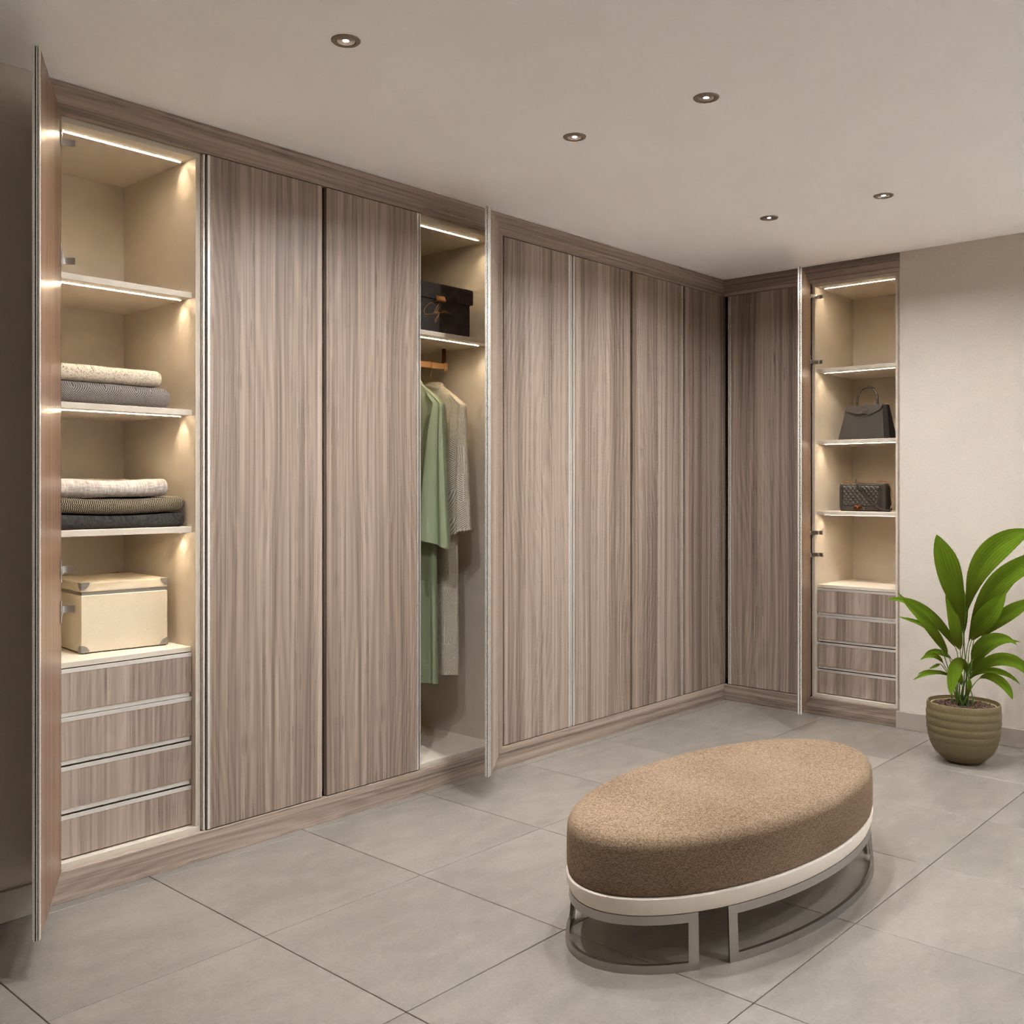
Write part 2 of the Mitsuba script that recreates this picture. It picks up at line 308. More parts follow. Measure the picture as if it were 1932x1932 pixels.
# ------------------------------------------------------------------ wardrobe cabinets
DZ0, DZ1, TH, PW = 0.0975, 2.398, 0.020, 0.024
HINGE_Z = (2.331, 1.965, 1.010, 0.887)
def profile(W, w=PW):
    """aluminium finger-pull profile on the closing edge, in (s, t)"""
    e = W + w; p = e - 0.006
    return [(W, 0), (W + 0.0095, 0), (W + 0.0095, 0.013), (p, 0.013), (p, 0.004), (e, 0.004), (e, 0.0085), (e - 0.005, 0.0085), (e - 0.005, 0.0115), (e, 0.0115), (e, 0.0150), (e - 0.004, 0.0150), (e - 0.004, 0.0168), (e, 0.0168), (e, TH), (W, TH)]
def add_door(cab, O, d, nin, W, off, inner='wood', handle=True, w=PW, hinges=False):
    fr = ((O[0], O[1], 0.0), d, nin)
    k = solid('door', cab, (0, 0, DZ0), (W, TH, DZ1), inner, 'z', off, 0.0008, fr=fr)
    if handle:
        m = frame(extr(profile(W, w), DZ0, DZ1), *fr)
        put('handle_profile', k, mikit.ply(m, 'aluminium'), label='vertical aluminium finger-pull edge')
        e = W + w; g = [cham((e - 0.005, a, DZ0 + 0.001), (e - 0.0012, b, DZ1 - 0.001), 0.0002) for a, b in ((0.0085, 0.0115), (0.0150, 0.0168))] + [cham((W + 0.0097, 0.0118, DZ0 + 0.001), (e - 0.0062, 0.0132, DZ1 - 0.001), 0.0002)]
        put('groove_shade', k, mikit.ply(frame(cat(*g), *fr), 'groove_shade_black'), label='dark strips standing in for shade in the edge profile grooves')  # black strips paint the shade inside the profile grooves
    if hinges:
        for z in HINGE_Z:
            a = np.linspace(-0.3, math.pi * 0.62, 10)
            plate = cham((0.004, TH, z - 0.034), (0.026, TH + 0.003, z + 0.034), 0.001)
            cup = move(lathe([(0, 0.004), (0.012, 0.004), (0.013, 0.0), (0.0, 0.0)], 20), (0, 0, 0))
            cup = (np.stack([cup[0][:, 0] + 0.018, cup[0][:, 2] + TH + 0.001, cup[0][:, 1] + z], 1), cup[1])
            put('hinge', k, mikit.ply(frame(cat(plate, cup), *fr), 'steel', smooth=30), label='steel hinge plate')
    return k
def hinge_arm(cab, p0, p1, bulge, z):
    """curved steel strap from the door (p0) to the cabinet side (p1)"""
    t = np.linspace(0, 1, 12)[:, None]; a, b, c = (np.array([*q, 0.0]) for q in (p0, bulge, p1))
    L = (1 - t) ** 2 * a + 2 * t * (1 - t) * b + t * t * c; tg = np.gradient(L, axis=0); tg /= np.linalg.norm(tg, axis=1, keepdims=True)
    nn = np.stack([-tg[:, 1], tg[:, 0], 0 * tg[:, 0]], 1) * 0.0025
    rows = []
    for q, m in zip(L, nn): rows.append([q - m + [0, 0, z - 0.0105], q + m + [0, 0, z - 0.0105], q + m + [0, 0, z + 0.0105], q - m + [0, 0, z + 0.0105]])
    g = grid(np.array(rows), wrap=True); caps = np.array([[0, 1, 2], [0, 2, 3], [44, 46, 45], [44, 47, 46]])
    put('hinge_arm', cab, mikit.ply((g[0], np.vstack([g[1], caps])), 'steel', smooth=30), label='curved steel hinge arm')

front = lambda a, b: (a, b); side = lambda a, b: (b, a)
def carcass(cab, wx, x0, x1, shelf_z, drawers, board_z, leds, led_ext, rail=False, light=True):
    """open interior. wx(a, b) -> world from along-the-front a (x0..x1) and depth b; builds panels, shelves and drawers"""
    def box(name, parent, a0, a1, b0, b1, z0, z1, mat, c=0.0008, **kw):
        P, Q = np.array(wx(a0, b0)), np.array(wx(a1, b1)); lo, hi = np.minimum(P, Q), np.maximum(P, Q)
        g = 'z' if mat in ('wood',) else None
        return solid(name, parent, (lo[0], lo[1], z0), (hi[0], hi[1], z1), mat, g, (x0 * 0.7 + 0.4, z0 * 0), c, **kw)
    def strip(parent, z):
        g = 0.005 if led_ext[1] > led_ext[0] else -0.005
        def bx(a0, a1, b0, b1, z0, z1):
            P, Q = np.array(wx(a0, b0)), np.array(wx(a1, b1)); lo, hi = np.minimum(P, Q), np.maximum(P, Q)
            return cham((lo[0], lo[1], z0), (hi[0], hi[1], z1), 0.0003)
        e = mikit.ply(bx(led_ext[0] + g, led_ext[1] - g, 0.0975, 0.1020, z - 0.0015, z + 0.0005), 'laminate_edge'); e['emitter'] = {'type': 'area', 'radiance': rgb(LED)}
        k = put('light_strip', parent, e, label='warm white LED light strip')
        put('strip_light_blocker', parent, mikit.ply(bx(led_ext[0], led_ext[1], 0.1050, 0.1062, z - 0.0030, z + 0.0005), 'laminate_edge'))  # unseen lip placed to keep strip light off the upper back
        P = wx(led_ext[1] - 0.007, 0.0998)                     # added narrow spot without a fixture for the bright cone by the strip end
        scene[f'strip_lamp_{len([1 for i in scene if i.startswith("strip_lamp_")])}'] = {'type': 'spot', 'intensity': rgb(LED / 125.0 * 0.22), 'cutoff_angle': 44.0, 'beam_width': 4.0,
            'to_world': T().look_at(origin=[P[0], P[1], z - 0.004], target=[P[0], P[1] + 1e-5, z - 1.0], up=[1, 0, 0])}
        for q in led_ext: put('strip_end_blocker', parent, mikit.ply(bx(q - 0.001, q + 0.001, 0.093, 0.106, z - 0.0045, z + 0.0005), 'laminate_edge'))  # unseen caps placed to cut grazing strip light at the ends
    t = 0.018; D = 0.548
    tp = box('top_panel', cab, x0, x1, 0.022, D, 2.384, 2.402, 'laminate')
    box('bottom_panel', cab, x0, x1, 0.022, D, 0.092, 0.111, 'laminate')
    box('side_panel', cab, x0, x0 + t, 0.022, D, 0.111, 2.384, 'laminate'); box('side_panel', cab, x1 - t, x1, 0.022, D, 0.111, 2.384, 'laminate')
    m = x0 + t + 0.30 * (x1 - x0 - 2 * t)
    box('back_panel', cab, x0 + t, x1 - t, 0.529, D, 0.111, 2.384, 'laminate')
    strip(tp, 2.384)
    for z, lit in zip(shelf_z, leds):
        k = box('shelf', cab, x0 + t + 0.0005, x1 - t - 0.0005, 0.045, 0.5285, z, z + 0.020, 'laminate')
        if lit: strip(k, z)
    if drawers:
        box('drawer_top', cab, x0 + t + 0.0005, x1 - t - 0.0005, 0.052, 0.5285, board_z, board_z + 0.017, 'laminate')
        for z0, z1 in drawers:
            k = box('drawer', cab, x0 + t + 0.002, x1 - t - 0.002, 0.047, 0.065, z0, z1, 'wood')
            body = box('drawer_box', k, x0 + t + 0.012, x1 - t - 0.012, 0.066, 0.50, z0, z1 + 0.003, 'laminate')
            P0, P1 = x0 + t + 0.002, x1 - t - 0.002
            pl = [(0.0455, z1), (0.066, z1), (0.066, z1 + 0.004), (0.0475, z1 + 0.004), (0.0475, z1 + 0.0135), (0.0455, z1 + 0.0135)]
            e = extr(pl, P0, P1); e = remap(e, lambda q: [*wx(q[2], q[0]), q[1]])
            put('handle_profile', k, mikit.ply(e, 'aluminium'), label='aluminium finger-pull edge')
            if z0 > 0.15: box('lower_rail', k, P0 + 0.004, P1 - 0.004, 0.0505, 0.0655, z0 - 0.0150, z0 - 0.0003, 'aluminium', label='aluminium recess strip')
    return box
DRAWERS = [(0.5665, 0.688), (0.418, 0.5375), (0.2675, 0.3855), (0.1155, 0.235)]
WC = 'wardrobe_cabinet'
def open_dir(deg): a = math.radians(deg); return (math.cos(a), math.sin(a))
ccw = lambda d: (-d[1], d[0]); cw = lambda d: (d[1], -d[0])

# 1: open shelf cabinet at the left end
c1 = thing(WC, 'open wardrobe cabinet at the left end with lit shelves of folded blankets', 'wardrobe')
carcass(c1, front, -3.940, -3.439, (1.909, 1.509, 1.110), DRAWERS, 0.703, (1, 1, 1), (-3.90, -3.470))
d = open_dir(240.6); n = ccw(d); O = np.array([-3.921, -0.002]) - TH * np.array(n)
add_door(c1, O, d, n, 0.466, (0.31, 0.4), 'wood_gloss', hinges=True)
for z in HINGE_Z:
    q = np.array([-3.921, -0.002]); hinge_arm(c1, q + 0.004 * np.array(n) + 0.014 * np.array(d), (-3.862, 0.035), (-3.9218, 0.078), z)
# 2 and 3: closed
CLOSED = 'closed wood wardrobe cabinets'
def closed(label, hx, sgn, W, off, body, handle=True, w=PW):
    k = thing(WC, label, 'wardrobe')
    solid('body', k, (body[0], 0.055, 0.0965), (body[1], 0.548, 2.399), 'wood', 'z', (0.77, 0), 0.001)
    add_door(k, (hx, 0.002), (sgn, 0), (0, 1), W, off, handle=handle, w=w); return k
closed('closed wood wardrobe cabinet directly right of the open blanket shelves', -2.943, -1, 0.471, (0.1 + 2.943, 0), (-3.420, -2.936))
closed('closed wood wardrobe cabinet directly left of the open robe cabinet', -2.922, 1, 0.461, (0.1 + 3.0, 0), (-2.928, -2.468))
# 4: open cabinet with the robes
c4 = thing(WC, 'open wardrobe cabinet with two hanging robes and a black hat box', 'wardrobe')
carcass(c4, front, -2.448, -1.939, (1.908,), None, 0, (1,), (-2.41, -2.000))
d = open_dir(216.7); n = cw(d); add_door(c4, (-1.940, 0.002), d, n, 0.466, (0.2, 1.4))
RY, RZ = 0.30, 1.826
m = cat(cham((-2.428, RY - 0.007, RZ - 0.015), (-2.022, RY + 0.007, RZ + 0.015), 0.003))
k = put('clothes_rail', c4, mikit.ply(m, 'brass'), label='brass clothes rail under the upper shelf')
put('rail_end', k, mikit.ply(cham((-2.024, RY - 0.012, RZ - 0.021), (-2.004, RY + 0.012, RZ + 0.020), 0.004), 'brass'))
put('rail_bracket', k, mikit.ply(cham((-2.028, RY - 0.006, RZ + 0.014), (-2.012, RY + 0.006, 1.909), 0.001), 'bronze_dark'), label='dark bronze bracket')
put('rail_bracket', k, mikit.ply(cham((-2.38, RY - 0.006, RZ + 0.014), (-2.364, RY + 0.006, 1.909), 0.001), 'bronze_dark'))
# 5-8: closed
closed('closed wood wardrobe cabinet directly right of the half-open robe cabinet door', -1.930, 1, 0.463, (0.1 + 1.93, 0), (-1.935, -1.47), w=0.0215)
closed('closed wood wardrobe cabinet, second right of the half-open robe cabinet door', -0.951, -1, 0.470, (0.1 + 1.42, 0), (-1.42, -0.945), w=0.0215)
closed('closed wood wardrobe cabinet, third right of the half-open robe cabinet door', -0.932, 1, 0.473, (0.1 + 0.93, 0), (-0.938, -0.465), w=0.0215)
k = thing(WC, 'narrow wood corner cabinet front where the two wardrobe runs meet', 'wardrobe')
solid('body', k, (-0.420, 0.055, 0.0965), (0.52, 0.548, 2.399), 'wood', 'z', (0.5, 0), 0.001)
solid('door', k, (-0.423, 0.002, DZ0), (0.0225, 0.022, DZ1), 'wood', 'z', (0.62, 0), 0.0008)
# right run: closed, then open
k = thing(WC, 'closed wood wardrobe cabinet in the corner beside the open handbag cabinet', 'wardrobe')
solid('body', k, (0.055, -0.535, 0.0965), (0.548, -0.035, 2.399), 'wood', 'z', (0.9, 0), 0.001)
add_door(k, (0.002, -0.541), (0, 1), (1, 0), 0.494, (0.25, 0), w=0.0215)
c9 = thing(WC, 'open wardrobe cabinet at the right end with lit shelves of handbags', 'wardrobe')
carcass(c9, side, -1.0325, -0.546, (1.907, 1.507, 1.110), DRAWERS, 0.703, (1, 1, 1), (-0.985, -0.585))
d = open_dir(200.35); n = ccw(d); O = np.array([-0.002, -0.548]) - TH * np.array(n)
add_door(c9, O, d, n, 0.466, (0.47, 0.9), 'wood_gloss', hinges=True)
for z in HINGE_Z:
    q = np.array([-0.002, -0.548]); hinge_arm(c9, q + 0.004 * np.array(n) + 0.014 * np.array(d), (0.035, -0.604), (0.078, -0.5645), z)
solid('filler_strip', c9, (0.002, -1.0440, ZB), (0.022, -1.0335, ZP), 'wood', 'z', (0.2, 0), 0.0005)

# ------------------------------------------------------------------ downlights
def downlight(x, y, label):
    k = thing('recessed_downlight', label, 'light', 'recessed ceiling downlights')
    put('trim_ring', k, mikit.ply(move(lathe([(0.026, 0.012), (0.026, -0.001), (0.028, -0.004), (0.038, -0.004), (0.041, -0.001), (0.041, 0.001)], 40), (x, y, H)), 'bronze_trim', smooth=35))
    put('reflector', k, mikit.ply(move(lathe([(0.009, -0.0008), (0.0245, -0.0034)], 24), (x, y, H)), 'reflector'))
    e = mikit.ply(move(lathe([(0.0002, -0.0020), (0.0095, -0.0010)], 24), (x, y, H)), 'laminate_edge'); e['emitter'] = {'type': 'area', 'radiance': rgb(SPOT / SPOT[0] * 5.0 * E0)}
    put('lens', k, e, label='glowing lens')
    scene[f'lamp_{len([q for q in scene if q.startswith("lamp_")])}'] = spot(x, y)
def spot(x, y):
    return {'type': 'spot', 'intensity': rgb(SPOT), 'cutoff_angle': 78.0, 'beam_width': 5.0, 'to_world': T().look_at(origin=[x, y, H - 0.006], target=[x, y + 1e-4, 0], up=[0, 1, 0])}
for (x, y), lab in zip(LAMPS_SEEN, ['recessed downlight with dark ring, nearest in the ceiling, above the closed doors at left', 'recessed downlight with dark ring, in the row along the long wardrobe above the robe cabinet', 'recessed downlight with dark ring nearest the middle of the ceiling', 'recessed downlight with dark ring nearest the wardrobe corner', 'recessed downlight with dark ring nearest the bare plaster wall']):
    downlight(x, y, lab)
for x, y in LAMPS_UNSEEN: scene[f'lamp_{len([q for q in scene if q.startswith("lamp_")])}'] = spot(x, y)  # spots out of view, without fixtures

# ------------------------------------------------------------------ oval bench
BC, BA, BB, BT = np.array([-2.4587, -1.4596]), 0.6989, 0.3280, math.radians(-2.63)
def ell(t, ds=0.0):
    u, w = (BA + ds) * np.cos(t), (BB + ds) * np.sin(t); c, s = math.cos(BT), math.sin(BT)
    return np.stack([BC[0] + u * c - w * s, BC[1] + u * s + w * c], -1)
def ell_loft(prof, n=160):
    q = 2 * np.pi * np.arange(n) / n
    return grid(np.array([np.concatenate([ell(q, ds), np.full((n, 1), z)], 1) if ds > -0.3 else np.concatenate([BC + (ell(q, 0) - BC) * (1 + ds), np.full((n, 1), z)], 1) for ds, z in prof]), wrap=True)
bench = thing('oval_bench', 'oval upholstered bench with brown cushion and white base on steel legs', 'bench')
Z1, Z2, Z3 = 0.146, 0.196, 0.346
pf = [(-0.9999, Z3), (-0.6, Z3), (-0.3, Z3 - 0.0005)] + [(-0.040, Z3 - 0.001)] + [(-0.040 + 0.034 * math.sin(a), Z3 - 0.033 + 0.032 * math.cos(a)) for a in np.linspace(0.15, math.pi / 2, 9)] + [(-0.0045, Z3 - 0.07), (-0.0045, Z2 + 0.02), (-0.008, Z2 + 0.004), (-0.03, Z2), (-0.9999, Z2)]
mesh('cushion', bench, ell_loft(pf), 'boucle', 40)
pf = [(-0.9999, Z2), (-0.02, Z2), (-0.008, Z2 - 0.0005), (-0.0035, Z2 - 0.004), (-0.005, Z2 - 0.025), (-0.014, Z1 + 0.002), (-0.017, Z1), (-0.9999, Z1)]
mesh('base_plate', bench, ell_loft(pf), 'bench_white', 35)
def leg(a0, a1):
    """an arc-shaped frame of flat steel bar following the oval"""
    bw, bt, N = 0.026, 0.011, 40
    t0, t1 = math.radians(a0), math.radians(a1); parts = []
    def bar(ts, z0, z1):
        rows = []
        for t in ts:
            lean = lambda z: -0.013 * (z / Z1)
            o, i = ell(np.array([t]), 0)[0], ell(np.array([t]), -bt)[0]
            dirn = (i - o)
            f = lambda z, k: np.array([*(ell(np.array([t]), lean(z) - k)[0]), z])
            rows.append([f(z0, 0), f(z1, 0), f(z1, bt), f(z0, bt)])
        R = np.array(rows); g = grid(R, wrap=True); n4 = (len(R) - 1) * 4
        return g[0], np.vstack([g[1], [[0, 2, 1], [0, 3, 2], [n4, n4 + 1, n4 + 2], [n4, n4 + 2, n4 + 3]]])
    s = np.linspace(t0, t1, 400); P = ell(s); L = np.r_[0, np.cumsum(np.linalg.norm(np.diff(P, axis=0), axis=1))]
    at = lambda x: np.interp(x, L, s)
    w = 0.030
    parts.append(bar(np.linspace(t0, t1, N), 0.0, 0.022)); parts.append(bar(np.linspace(t0, t1, N), Z1 - 0.023, Z1))
    parts.append(bar(np.linspace(t0, at(w), 5), 0.022, Z1 - 0.023)); parts.append(bar(np.linspace(at(L[-1] - w), t1, 5), 0.022, Z1 - 0.023))
    mesh('leg_frame', bench, cat(*parts), 'bench_metal', 30)
for a0, a1 in ((137.5, 222.8), (232.6, 322.5), (329, 391), (398, 489.5)): leg(a0, a1)

# ------------------------------------------------------------------ potted plant
PC = np.array([-0.436, -1.505, 0.0])
plant = thing('potted_plant', 'green broad-leaved plant in a ribbed brown glass pot on the floor', 'plant')
prof = []
outer = [(0.072, 0.0), (0.100, 0.018), (0.126, 0.045), (0.146, 0.085)]
zz = np.linspace(0.0, 0.274, 90)
def rad(z):
    base = np.interp(z, [0, 0.006, 0.02, 0.04, 0.07, 0.11, 0.16, 0.22, 0.274], [0.060, 0.078, 0.099, 0.119, 0.138, 0.151, 0.1585, 0.1605, 0.1555])
    q = (z - 0.035) / 0.0345
    return base + (0.0035 * (abs(math.sin(math.pi * q)) ** 0.6 - 0.6) if z > 0.035 else -0.001)
prof = [(0.0005, 0.0)] + [(rad(z), z) for z in zz] + [(rad(0.274) - 0.005, 0.275)]
def pot_mesh(prof, n=150):
    v, f = [], []
    q = 2 * np.pi * np.arange(n + 1) / n; P = np.array([np.stack([r * np.cos(q), r * np.sin(q), np.full(n + 1, z)], 1) for r, z in prof]) + PC
    uv = np.stack(np.broadcast_arrays(np.arange(n + 1) / n, np.linspace(0, 1, len(prof))[:, None]), -1).reshape(-1, 2)
    g = grid(P); return g, uv
g, uv = pot_mesh(prof); put('pot', plant, mikit.ply(g, 'ribbed_glass', smooth=True, uv=uv), label='ribbed brown glass pot')
lin = [(0.05, 0.004)] + [(rad(z) - 0.018, z) for z in np.linspace(0.02, 0.262, 30)] + [(rad(0.262) - 0.022, 0.262), (rad(0.25) - 0.022, 0.24)]
mesh('pot_liner', plant, move(lathe(lin, 60), PC), 'pot_liner', 40)
chips = [move(lathe([(0.0005, 0.253), (0.07, 0.254), (0.136, 0.250)], 48), PC)]
for i in range(520):
    a, r = rng.uniform(0, 6.283), 0.130 * math.sqrt(rng.uniform()); s = rng.uniform(0.004, 0.009)
    h = trimesh.creation.icosphere(0, s); v = np.array(h.vertices) * rng.uniform(0.5, 1.2, 3); chips.append((v + PC + [r * math.cos(a), r * math.sin(a), 0.254 + s * 0.3], np.array(h.faces)))
put('soil', plant, mikit.ply(cat(*chips), 'bark_chips'), label='dark bark chips', kind='stuff')
K = 0.000609
def plant_pt(cx, cy, dep): return PC + RIGHT * (cx - 545) * K - VIEW * dep + np.array([0, 0, 0.276 - (cy - 1380) * K])
LEAVES = [  # blade path (in the plant's own plane, from base to tip), widest width, depth towards the room at base / middle / tip
    ([(540, 850), (505, 680), (430, 470), (345, 290), (270, 106)], 205, (0.0, 0.03, 0.10), 0.62),
    ([(560, 880), (565, 700), (550, 560), (513, 412)], 90, (-0.02, -0.05, -0.06), 0.5),
    ([(505, 985), (470, 840), (440, 700), (408, 575)], 100, (0.02, 0.02, 0.0), 0.4),
    ([(575, 740), (650, 520), (770, 320), (930, 170), (1120, 90)], 190, (-0.02, -0.08, -0.06), 0.62),
    ([(575, 930), (620, 740), (760, 470), (960, 310), (1170, 200)], 150, (0.01, 0.06, 0.14), 0.55),
    ([(585, 910), (640, 780), (715, 660), (803, 535)], 150, (0.03, 0.06, 0.08), 0.45),
    ([(690, 790), (790, 660), (900, 570), (1040, 500)], 100, (-0.04, -0.09, -0.13), 0.5),
    ([(655, 890), (760, 770), (880, 680), (1060, 590)], 105, (0.03, 0.05, 0.05), 0.5),
    ([(600, 1065), (650, 950), (720, 895), (800, 885), (882, 932)], 90, (0.02, 0.05, 0.08), 0.4),
    ([(590, 1190), (680, 1075), (800, 975), (910, 945), (1060, 955)], 48, (-0.02, -0.05, -0.10), 0.45),
    ([(575, 1200), (660, 1080), (760, 1035), (880, 1070), (958, 1205)], 95, (0.02, 0.09, 0.12), 0.55),
    ([(585, 1190), (670, 1095), (760, 1085), (832, 1140)], 45, (-0.02, -0.06, -0.08), 0.45),
    ([(590, 1245), (670, 1165), (790, 1150), (955, 1245)], 46, (-0.02, -0.02, 0.02), 0.5),
    ([(640, 1200), (700, 1172), (775, 1220), (832, 1332)], 70, (0.03, 0.08, 0.10), 0.5),
    ([(425, 1025), (330, 880), (210, 740), (100, 630), (28, 548)], 80, (0.0, 0.02, 0.03), 0.4),
    ([(498, 975), (420, 840), (310, 720), (180, 640), (18, 628)], 78, (-0.02, -0.06, -0.10), 0.42),
    ([(330, 890), (260, 810), (180, 775), (84, 748)], 34, (0.0, -0.03, -0.05), 0.4),
    ([(390, 1090), (330, 1035), (270, 1020), (176, 1048)], 40, (0.0, 0.03, 0.06), 0.45),
    ([(548, 1160), (490, 1075), (420, 1085), (375, 1160), (348, 1285)], 100, (0.03, 0.10, 0.14), 0.5),
    ([(465, 1060), (410, 1025), (360, 1018), (290, 1062)], 42, (-0.02, -0.05, -0.07), 0.45),
    ([(440, 1190), (350, 1150), (240, 1148), (112, 1192)], 30, (0.02, 0.05, 0.08), 0.5),
    ([(430, 1185), (340, 1160), (280, 1160), (216, 1190)], 22, (0.0, -0.02, -0.03), 0.5),
    ([(512, 1250), (495, 1190), (470, 1130), (455, 1085)], 60, (0.03, 0.02, 0.02), 0.5),
    ([(545, 1340), (545, 1280), (540, 1230), (535, 1180)], 40, (0.04, 0.06, 0.07), 0.6),
    ([(365, 1095), (330, 1100), (272, 1126)], 20, (0.0, 0.02, 0.02), 0.5)]
husk = []
for pts, wd, dep, pk in LEAVES:
    n = len(pts); dd = np.interp(np.linspace(0, 1, n), [0, 0.5, 1], dep)
    P = spline([plant_pt(*p, q) for p, q in zip(pts, dd)], 26); tg = np.gradient(P, axis=0); tg /= np.linalg.norm(tg, axis=1, keepdims=True)
    tw = rng.uniform(-0.35, 0.35); toward = -VIEW + np.array([0, 0, 0.35]) + 0.4 * tw * RIGHT
    lat = np.cross(tg, toward); lat /= np.linalg.norm(lat, axis=1, keepdims=True); nor = np.cross(lat, tg)
    s = np.linspace(0, 1, 26); a = math.log(0.5) / math.log(pk); W = wd * K / 2 * np.sin(np.pi * s ** a) ** 0.85 + 0.0008; W[-1] = 0.0004
    cols = np.linspace(-1, 1, 9); rows = []
    for i in range(26): rows.append([P[i] + lat[i] * W[i] * c + nor[i] * W[i] * (0.22 * abs(c) - 0.10 + 0.10 * math.sin(7 * s[i] + 3 * c)) for c in cols])
    uv = np.stack(np.broadcast_arrays((cols + 1) / 2, s[:, None]), -1).reshape(-1, 2)
    lk = put('leaf', plant, mikit.ply(grid(np.array(rows)), 'leaf', smooth=True, uv=uv))
    a0 = PC + np.array([rng.normal(0, 0.012), rng.normal(0, 0.012), 0.262]) + RIGHT * (-0.018 if pts[0][0] < 520 else 0.008); b0 = P[0]
    mid = (a0 + b0) / 2 + (a0 - b0) * 0.1 * np.array([1, 1, 0]); put('stem', lk, mikit.ply(tube(spline([a0, mid, b0, P[2]], 12), np.linspace(0.0032, 0.0016, 12), 7), 'stem', smooth=True))
for i in range(26):
    a = rng.uniform(0, 6.283); r = rng.uniform(0.005, 0.03); b = PC + np.array([r * math.cos(a), r * math.sin(a), 0.255]); tip = b + np.array([rng.normal(0, 0.014), rng.normal(0, 0.014), rng.uniform(0.025, 0.06)])
    husk.append(tube([b, (b + tip) / 2 + rng.normal(0, 0.003, 3), tip], [0.004, 0.0025, 0.0004], 5))
put('leaf_sheath', plant, mikit.ply(cat(*husk), 'husk', smooth=40), label='short dark sheaths at the foot of the stems', kind='stuff')

# ------------------------------------------------------------------ folded blankets
def blanket(label, lo, hi, r, mat, seed, wave=0.006, sag=0.0, base=0.0, deg=0.0):
    v, f = rounded(lo, hi, r, 0.014); lo, hi = np.array(lo), np.array(hi)
    t = (v[:, 2] - lo[2]) / (hi[2] - lo[2]); nz = meshkit.fbm(np.stack([v[:, 0] * 7 + seed, v[:, 1] * 7, v[:, 2] * 0], 1), 3, seed) - 0.5
    uv = np.stack([v[:, 0] + 0.0 * v[:, 1], v[:, 2] - v[:, 1]], 1)
    v = v.copy(); v[:, 2] += t * wave * 2 * nz; v[:, 1] += 0.006 * (meshkit.fbm(np.stack([v[:, 0] * 9, v[:, 2] * 20, v[:, 0] * 0 + seed], 1), 2, seed) - 0.5)
    xr = 2 * (v[:, 0] - (lo[0] + hi[0]) / 2) / 0.45; v[:, 2] += sag * xr ** 2 * (base + (1 - base) * t)
    c = (lo + hi) / 2; a = math.radians(deg); q = v - c; v = np.stack([c[0] + q[:, 0] * math.cos(a) - q[:, 1] * math.sin(a), c[1] + q[:, 0] * math.sin(a) + q[:, 1] * math.cos(a), v[:, 2]], 1)
    return named('folded_blanket', label, 'blanket', mikit.ply((v, f), mat, smooth=True, uv=uv), 'folded blankets on the shelves')
blanket('grey herringbone folded blanket at the bottom of the upper shelf pile', (-3.90, 0.075, 1.5295), (-3.507, 0.43, 1.600), (0.034, 0.034, 0.034), 'herringbone_wool', 3, 0.004)
blanket('cream speckled folded blanket on top of the grey herringbone blanket', (-3.90, 0.085, 1.602), (-3.537, 0.42, 1.657), (0.02, 0.027, 0.026), 'speckled_wool', 5, 0.006)
blanket('plain charcoal folded blanket at the bottom of the lower shelf pile', (-3.91, 0.075, 1.1305), (-3.462, 0.44, 1.172), (0.018, 0.02, 0.02), 'felt', 8, 0.002, 0.009, 0.0)
blanket('black and beige zigzag folded blanket in the middle of the lower shelf pile', (-3.91, 0.075, 1.1760), (-3.460, 0.44, 1.226), (0.022, 0.025, 0.025), 'zigzag_wool', 11, 0.004, 0.010, 1.0)
blanket('pale grey linen folded blanket on top of the lower shelf pile', (-3.90, 0.085, 1.232), (-3.515, 0.42, 1.290), (0.016, 0.029, 0.028), 'linen', 14, 0.010, 0.004, 1.0)

# ------------------------------------------------------------------ cream storage box
box = thing('storage_box', 'cream storage box with lid and metal corners on the board above the drawers', 'box')
BW, BD, BZ, ang, org = 0.290, 0.300, 0.7206, -5.2, np.array([-3.783, 0.168])
dx = np.array([math.cos(math.radians(ang)), math.sin(math.radians(ang))]); dy = np.array([-dx[1], dx[0]])
bf = ((org[0], org[1], BZ), dx, dy)
put('body', box, mikit.ply(frame(cham((0, 0, 0.003), (BW, BD, 0.190), 0.002), *bf), 'cream_paper'))
put('foot', box, mikit.ply(frame(cham((0.004, 0.004, 0), (BW - 0.004, BD - 0.004, 0.004), 0.001), *bf), 'dark_void'))
put('trim_band', box, mikit.ply(frame(cham((0.003, 0.003, 0.189), (BW - 0.003, BD - 0.003, 0.2), 0.001), *bf), 'grey_metal'), label='grey metal band')
lid = put('lid', box, mikit.ply(frame(rounded((-0.001, -0.001, 0.199), (BW + 0.001, BD + 0.001, 0.233), 0.006, 0.02), *bf), 'cream_paper', smooth=40))
def corner(parent, s, t, z, up, low):
    sx, sy = (1 if s == 0 else -1), 1
    q = [(0, 0)] + [(0.026 * math.cos(a), 0.024 * math.sin(a)) for a in np.linspace(0, math.pi / 2, 8)]
    e = extr(q, 0, 0.0015)
    A = (np.stack([s + sx * e[0][:, 0], t - 0.0005 - e[0][:, 2], z + up * e[0][:, 1]], 1), e[1]); B = (np.stack([s - sx * (0.0005 + e[0][:, 2]), t + sy * e[0][:, 0], z + up * e[0][:, 1]], 1), e[1])
    riv = trimesh.creation.icosphere(1, 0.0025); R1 = (np.array(riv.vertices) + [s + sx * 0.011, t - 0.0015, z + up * 0.011], np.array(riv.faces)); R2 = (np.array(riv.vertices) + [s - sx * 0.0015, t + 0.011, z + up * 0.011], np.array(riv.faces))
    put('corner_cap', parent, mikit.ply(frame(cat(A, B, R1, R2), *bf), 'grey_metal', smooth=30), label='riveted metal corner')
corner(box, 0, 0, 0.003, 1, 1); corner(box, BW, 0, 0.003, 1, 1); corner(lid, -0.001, -0.001, 0.232, -1, 0) if False else None
